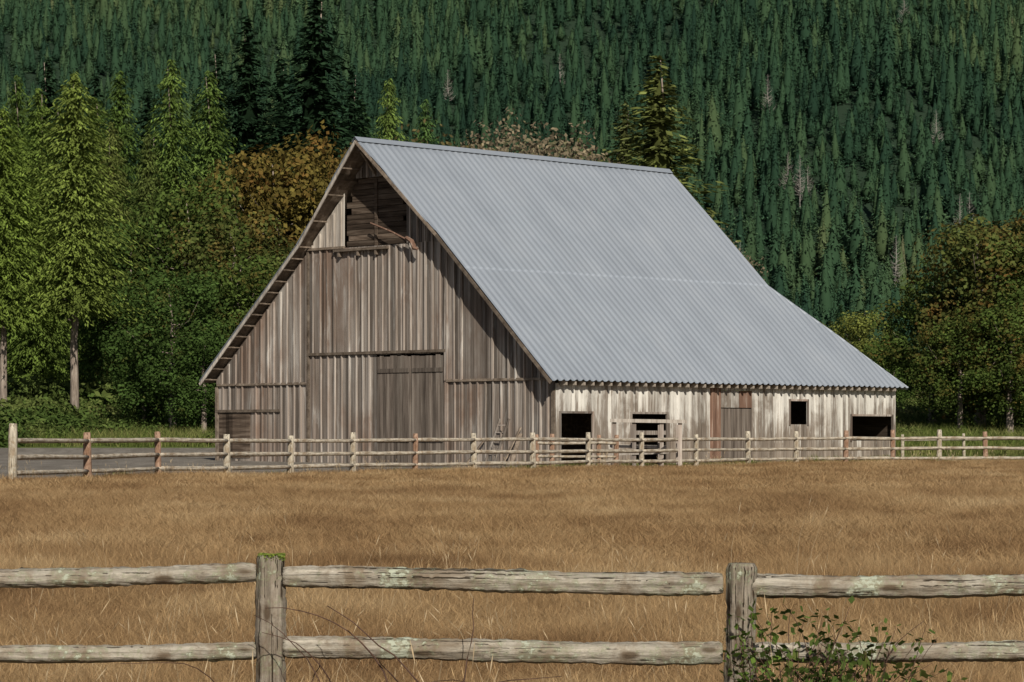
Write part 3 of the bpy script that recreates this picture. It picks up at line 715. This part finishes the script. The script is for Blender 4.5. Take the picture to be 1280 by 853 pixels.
# ------------------------------------------------------------------ fences
def logmesh(length,r,seed,mat,n=14,seg=30,axis='X',bend=.012,taper=.1,rough=.05,knots=0):
    random.seed(seed); mb=MB(); p1,p2,p3=[random.random()*6 for _ in range(3)]
    pts=[];rad=[]; kn=[(random.random(),random.randrange(n),random.uniform(.08,.2)) for _ in range(knots)]
    for i in range(seg+1):
        q=i/seg; s_=q*length
        dx=bend*math.sin(q*3.1+p1); dy=bend*math.sin(q*4.3+p2)
        pts.append((s_,dx,dy) if axis=='X' else (dx*.3,dy*.3,s_))
        rad.append(r*(1-taper*q)*(1+rough*math.sin(q*17+p3)*.5+random.uniform(-rough,rough)*.4)*(.86 if i in(0,seg) else 1))
    ang=[1+random.uniform(-rough,rough)*1.1 for _ in range(n)]
    def rn(i,k):
        v=ang[k]*(1+.5*rough*math.sin(i*.7+k*1.9+p1))
        for kq,kk,ka in kn:
            di=(i-kq*seg)/1.2; dk=min((k-kk)%n,(kk-k)%n)/1.3
            v+=ka*math.exp(-di*di-dk*dk)
        return v
    mb.tube(pts,rad,n,.5,rn)
    return mb.mesh('log',mat,True)
def rail(parent,a,b,r,seed,mat,name='rail',**kw):
    a=Vector(a);b=Vector(b); d=b-a
    o=add(name,logmesh(d.length,r,seed,mat,**kw),parent,a-parent.location)
    o.rotation_mode='QUATERNION'; o.rotation_quaternion=d.to_track_quat('X','Z'); return o
ND=14.5; K=F/ND
nf=empty('rail_fence',(0,ND,-.3),"weathered grey round-log post and rail fence",'fence')
def Z_(py): return CAMH-(py-HY)/K
px_posts=[-243,337.5,920,1500]; tops=[700,694,704,700]; Xp=[wx(p,ND) for p in px_posts]
for i,(x,t) in enumerate(zip(Xp,tops)):
    h=Z_(t)+.55
    o=add('post',logmesh(h,.076,50+i,M['logz'] ,n=32,seg=60,axis='Z',bend=.02,taper=.05,rough=.09,knots=7),nf,(x,0,-.25))
    o.rotation_euler=(0,[0,.006,.018,0][i],0)
    if i==1:
        r_=np.random.default_rng(3); k=1300; a=r_.random(k)*6.28; q=.072*np.sqrt(r_.random(k)); zz=h+.002-np.where(q>.05,r_.random(k)**3*.035,0)+ .006*np.sin(a*3)*(q/.07)
        c=np.stack([np.cos(a)*q,np.sin(a)*q,zz],1); dd=unit(r_.normal(0,1,(k,3))+[0,0,.8]); s_=unit(np.cross(dd,r_.normal(0,1,(k,3))))
        mm=add('moss',diamonds(c,dd,s_,np.full(k,.011),np.full(k,.007),r_.random(k),M['moss'],'moss'),o); mm['label']='green moss cushion on the post top'
rows=[[(723,718),(724,728),(731,733)],[(816,815),(812,815),(813,816)],[(904,903),(903,905),(905,904)]]
rr_=[[.049,.056,.056],[.046,.052,.05],[.05,.05,.05]]
for j in range(3):
    for i in range(3):
        a=(Xp[i]+.07,ND+.0,Z_(rows[j][i][0])); b=(Xp[i+1]-.07,ND,Z_(rows[j][i][1]))
        rail(nf,a,b,rr_[j][i],100+j*10+i,M['logx'],n=28,seg=130,bend=.012,taper=-.08 if i==1 else .05,rough=.10,knots=12)
def fence(points,ph,rails,label,pr=.085,rr=.055,redset=(),name='rail_fence',mats=('logzf','logxf'),base=0,group=None):
    x0,z0=points[0]; e=empty(name,(x0,z0,gz1(x0,z0)),label,'fence')
    for i,(x,z) in enumerate(points):
        random.seed(i*7+int(x*10))
        h=ph*random.uniform(.97,1.05)*(1.12 if (i==0 and base) else 1); tl=random.gauss(0,.012)
        o=add('post',logmesh(h+.3,pr*random.uniform(.9,1.1)*(1.1 if i==0 and base else 1),i+int(z),M['logzr'] if i in redset else M[mats[0]],n=9,seg=8,axis='Z'),e,Vector((x,z,gz1(x,z)-.3))-e.location)
        o.rotation_euler=(0,tl,0)
        if i in redset: o['label']='reddish brown fence post'
    js={(i,h):random.uniform(-.025,.025) for i in range(len(points)) for h in rails}
    for i in range(len(points)-1):
        (xa,za),(xb,zb)=points[i],points[i+1]
        for hgt in rails:
            rail(e,(xa,za-.1,gz1(xa,za)*.3+hgt+js[(i,hgt)]),(xb,zb-.1,gz1(xb,zb)*.3+hgt+js[(i+1,hgt)]),rr*random.uniform(.9,1.1),i*13+int(hgt*10),M[mats[1]],n=8,seg=10,bend=.006)
    return e
fence(list(zip(FX,FZ)),1.6,(1.33,.82,.34),"long pale post and rail fence across the field",pr=.135,rr=.082,redset=(1,2,6,14,15,17),base=1)
fence([(wx(p,z),z) for p,z in ((1128,153),(1205,158),(1300,164))],1.35,(1.2,.7),"pale rail fence beyond the barn corner",pr=.1,rr=.06)
fence([(wx(p,z),z) for p,z in ((672,124.5),(690,125.2),(748,126.8),(770,127))],1.5,(1.15,.55),"close-railed corral fence against the barn",pr=.12,rr=.07,mats=('logzr','logxf'))
zc=128.5; e=empty('loading_chute',(wx(768,zc),zc,gz1(wx(768,zc),zc)),"weathered timber loading chute beside the barn wall",'cattle chute')
W_=wx(850,zc)-wx(768,zc)
for x in (0,W_*.3,W_*.72,W_):
    for yy,hh in ((0,2.15),(1.6,2.0)):
        p=MB(); p.box(-.09,.09,-.09,.09,-.2,hh); add('post',p.mesh('chute_post',M['gable']),e,(x,yy,0))
p=MB(); p.beam((-.2,-.12,2.2),(W_+.3,-.12,2.15),.14,.16); add('beam',p.mesh('chute_beam',M['gable_pale']),e)
for yy in (-.13,1.7):
    for zz in ((.7,1.3) if yy<0 else (1.0,)):
        p=MB(); p.beam((-.15,yy,zz+random.uniform(-.05,.05)),(W_*.75+random.uniform(0,.3),yy,zz+random.uniform(-.05,.05)),.05,.15); add('plank',p.mesh('chute_plank',M['gable_pale']),e)
Mb=Matrix.Translation(BC)@Matrix.Rotation(AZ,4,'Z')
e=empty('wooden_ladder',Mb@Vector((-3.6,-1.1,0)),"old timber ladder leaning on the barn gable",'ladder',AZ)
for dx in (0,.6):
    p=MB(); p.beam((dx,0,0),(dx+.25,.85,2.3),.07,.1); add('side_rail',p.mesh('ladder_rail',M['gable']),e)
for k in range(6):
    p=MB(); q=.12+k*.15; p.beam((.25*q,.85*q,2.3*q),(.6+.25*q,.85*q,2.3*q),.05,.05); add('rung',p.mesh('ladder_rung',M['gable']),e)
for i,(lx,dx,h) in enumerate(((-2.5,.4,1.9),(-1.9,-.2,1.6),(-5.0,.5,1.3))):
    p=MB(); p.beam((0,-.9,0),(dx,0,h),.2,.05); o=add('plank',p.mesh('plank',M['trim']),None,Mb@Vector((lx,-.15,0)),(0,0,AZ)); o['label']='loose weathered plank leaning on the barn wall'; o['category']='plank'; o['group']='planks leaning on the barn'
# ------------------------------------------------------------------ bramble + dry branches
def stems(specs,seed,mat,name,grav=.07,jit=.12):
    random.seed(seed); mb=MB(); tips=[]
    for (x,y,z,dx,dz,r0,seg) in specs:
        p=Vector((x,y,z)); d=Vector((dx,random.uniform(-.3,.3),dz)).normalized(); pts=[p.copy()]
        for i in range(seg):
            d=(d+Vector((random.gauss(0,jit),random.gauss(0,jit*.6),random.gauss(0,jit*.7)-grav))).normalized(); p=p+d*.09; p.z=max(p.z,.03); pts.append(p.copy()); tips.append((p.copy(),d.copy()))
        mb.tube(pts,[r0*(1-.75*i/seg) for i in range(seg+1)],6)
    return mb.mesh(name,mat,True),tips
def leafset(tips,seed,prob,lo,hi,smin,smax,name):
    r_=np.random.default_rng(seed); C=[];D=[];S=[];LN=[]
    for p,d in tips:
        if r_.random()<prob:
            for k in range(int(r_.integers(lo,hi))):
                dd=r_.normal(0,1,3)+np.array([0,-.3,-.1]); dd/=np.linalg.norm(dd); c=np.array(p)+dd*r_.uniform(.02,.06)
                C.append(c);D.append(dd); s_=np.cross(dd,[0,.6,1])+r_.normal(0,.3,3); S.append(s_/np.linalg.norm(s_)); LN.append(r_.uniform(smin,smax))
    C=np.array(C);D=np.array(D);S=np.array(S);LN=np.array(LN)
    return diamonds(C,D,S,LN,LN*.75,r_.random(len(C)),M['leaf'],name)
random.seed(8)
e=empty('bramble_bush',(wx(1035,14.2),14.2,-.3),"green bramble with reddish stems growing through the fence",'bramble')
sp=[(random.uniform(-.3,.3),random.uniform(-.2,.12),0,random.uniform(-.35,.4),1.4,.0045,random.randint(7,10)) for _ in range(110)]
sp+=[(random.uniform(-.2,.2),random.uniform(-.2,.1),0,random.uniform(-.3,.4),1.5,.005,11) for _ in range(5)]
me,tips=stems(sp,4,M['twig'],'stem',.08); add('stem',me,e)
tips=[t for t in tips if t[0].z>.3]
o=add('foliage',leafset(tips,12,.75,2,5,.026,.06,'foliage'),e); o.color=(.10,.15,.04,.5)
e=empty('bramble_bush',(wx(950,14.33),14.33,-.3),"leafy green bramble shoot climbing beside the fence post",'bramble')
sp=[(random.uniform(-.03,.06),random.uniform(-.05,.05),0,random.uniform(-.06,.10),1.6,.005,random.randint(9,11)) for _ in range(10)]
me,tips=stems(sp,5,M['twig'],'stem',.01,.09); add('stem',me,e)
o=add('foliage',leafset(tips[:],13,.85,2,6,.03,.06,'foliage'),e); o.color=(.12,.19,.04,.95)
e=empty('dry_branch',(wx(500,14.1),14.1,-.3),"bare dark bramble canes arching low by the fence",'dry branch')
random.seed(21)
sp=[(random.uniform(-.5,.55),random.uniform(-.1,.1),.0,random.choice((-1,1))*random.uniform(.4,1.5),random.uniform(1.0,1.4),random.uniform(.004,.008),random.randint(11,16)) for _ in range(34)]
me,t_=stems(sp,9,M['twig'],'stem',.09,.16); add('stem',me,e)
# ------------------------------------------------------------------ light, world, camera
be=math.radians(33); el=math.radians(34)
uu=Vector((.716,-.698,0)); vv=Vector((.698,.716,0))
sh_=uu*math.cos(be)-vv*math.sin(be); S_=Vector((sh_.x*math.cos(el),sh_.y*math.cos(el),math.sin(el))).normalized()
ld=bpy.data.lights.new('sun','SUN'); ld.energy=5.0; ld.angle=math.radians(.5); ld.color=(1,.925,.80)
lo=bpy.data.objects.new('sun',ld); COL.objects.link(lo); lo.rotation_mode='QUATERNION'; lo.rotation_quaternion=S_.to_track_quat('Z','Y'); lo.location=(30,-20,60)
w=bpy.data.worlds.new('World'); scene.world=w; w.use_nodes=True; nt=w.node_tree; nt.nodes.clear()
sk=nt.nodes.new('ShaderNodeTexSky'); sk.sky_type='NISHITA'; sk.sun_disc=False; sk.sun_elevation=el; sk.sun_rotation=math.atan2(S_.x,S_.y)
bg=nt.nodes.new('ShaderNodeBackground'); bg.inputs[1].default_value=.05; ow=nt.nodes.new('ShaderNodeOutputWorld')
L(nt,sk.outputs[0],bg.inputs[0]); L(nt,bg.outputs[0],ow.inputs[0])
cd=bpy.data.cameras.new('camera'); cd.sensor_width=36; cd.lens=F/1280*36; cd.shift_y=(HY-426.5)/1280; cd.clip_end=8000; cd.clip_start=.1
co=bpy.data.objects.new('camera',cd); COL.objects.link(co); co.location=(0,0,CAMH); co.rotation_euler=(math.pi/2,0,0); scene.camera=co
scene.view_settings.view_transform='Standard'; scene.view_settings.look='None'; scene.view_settings.exposure=0
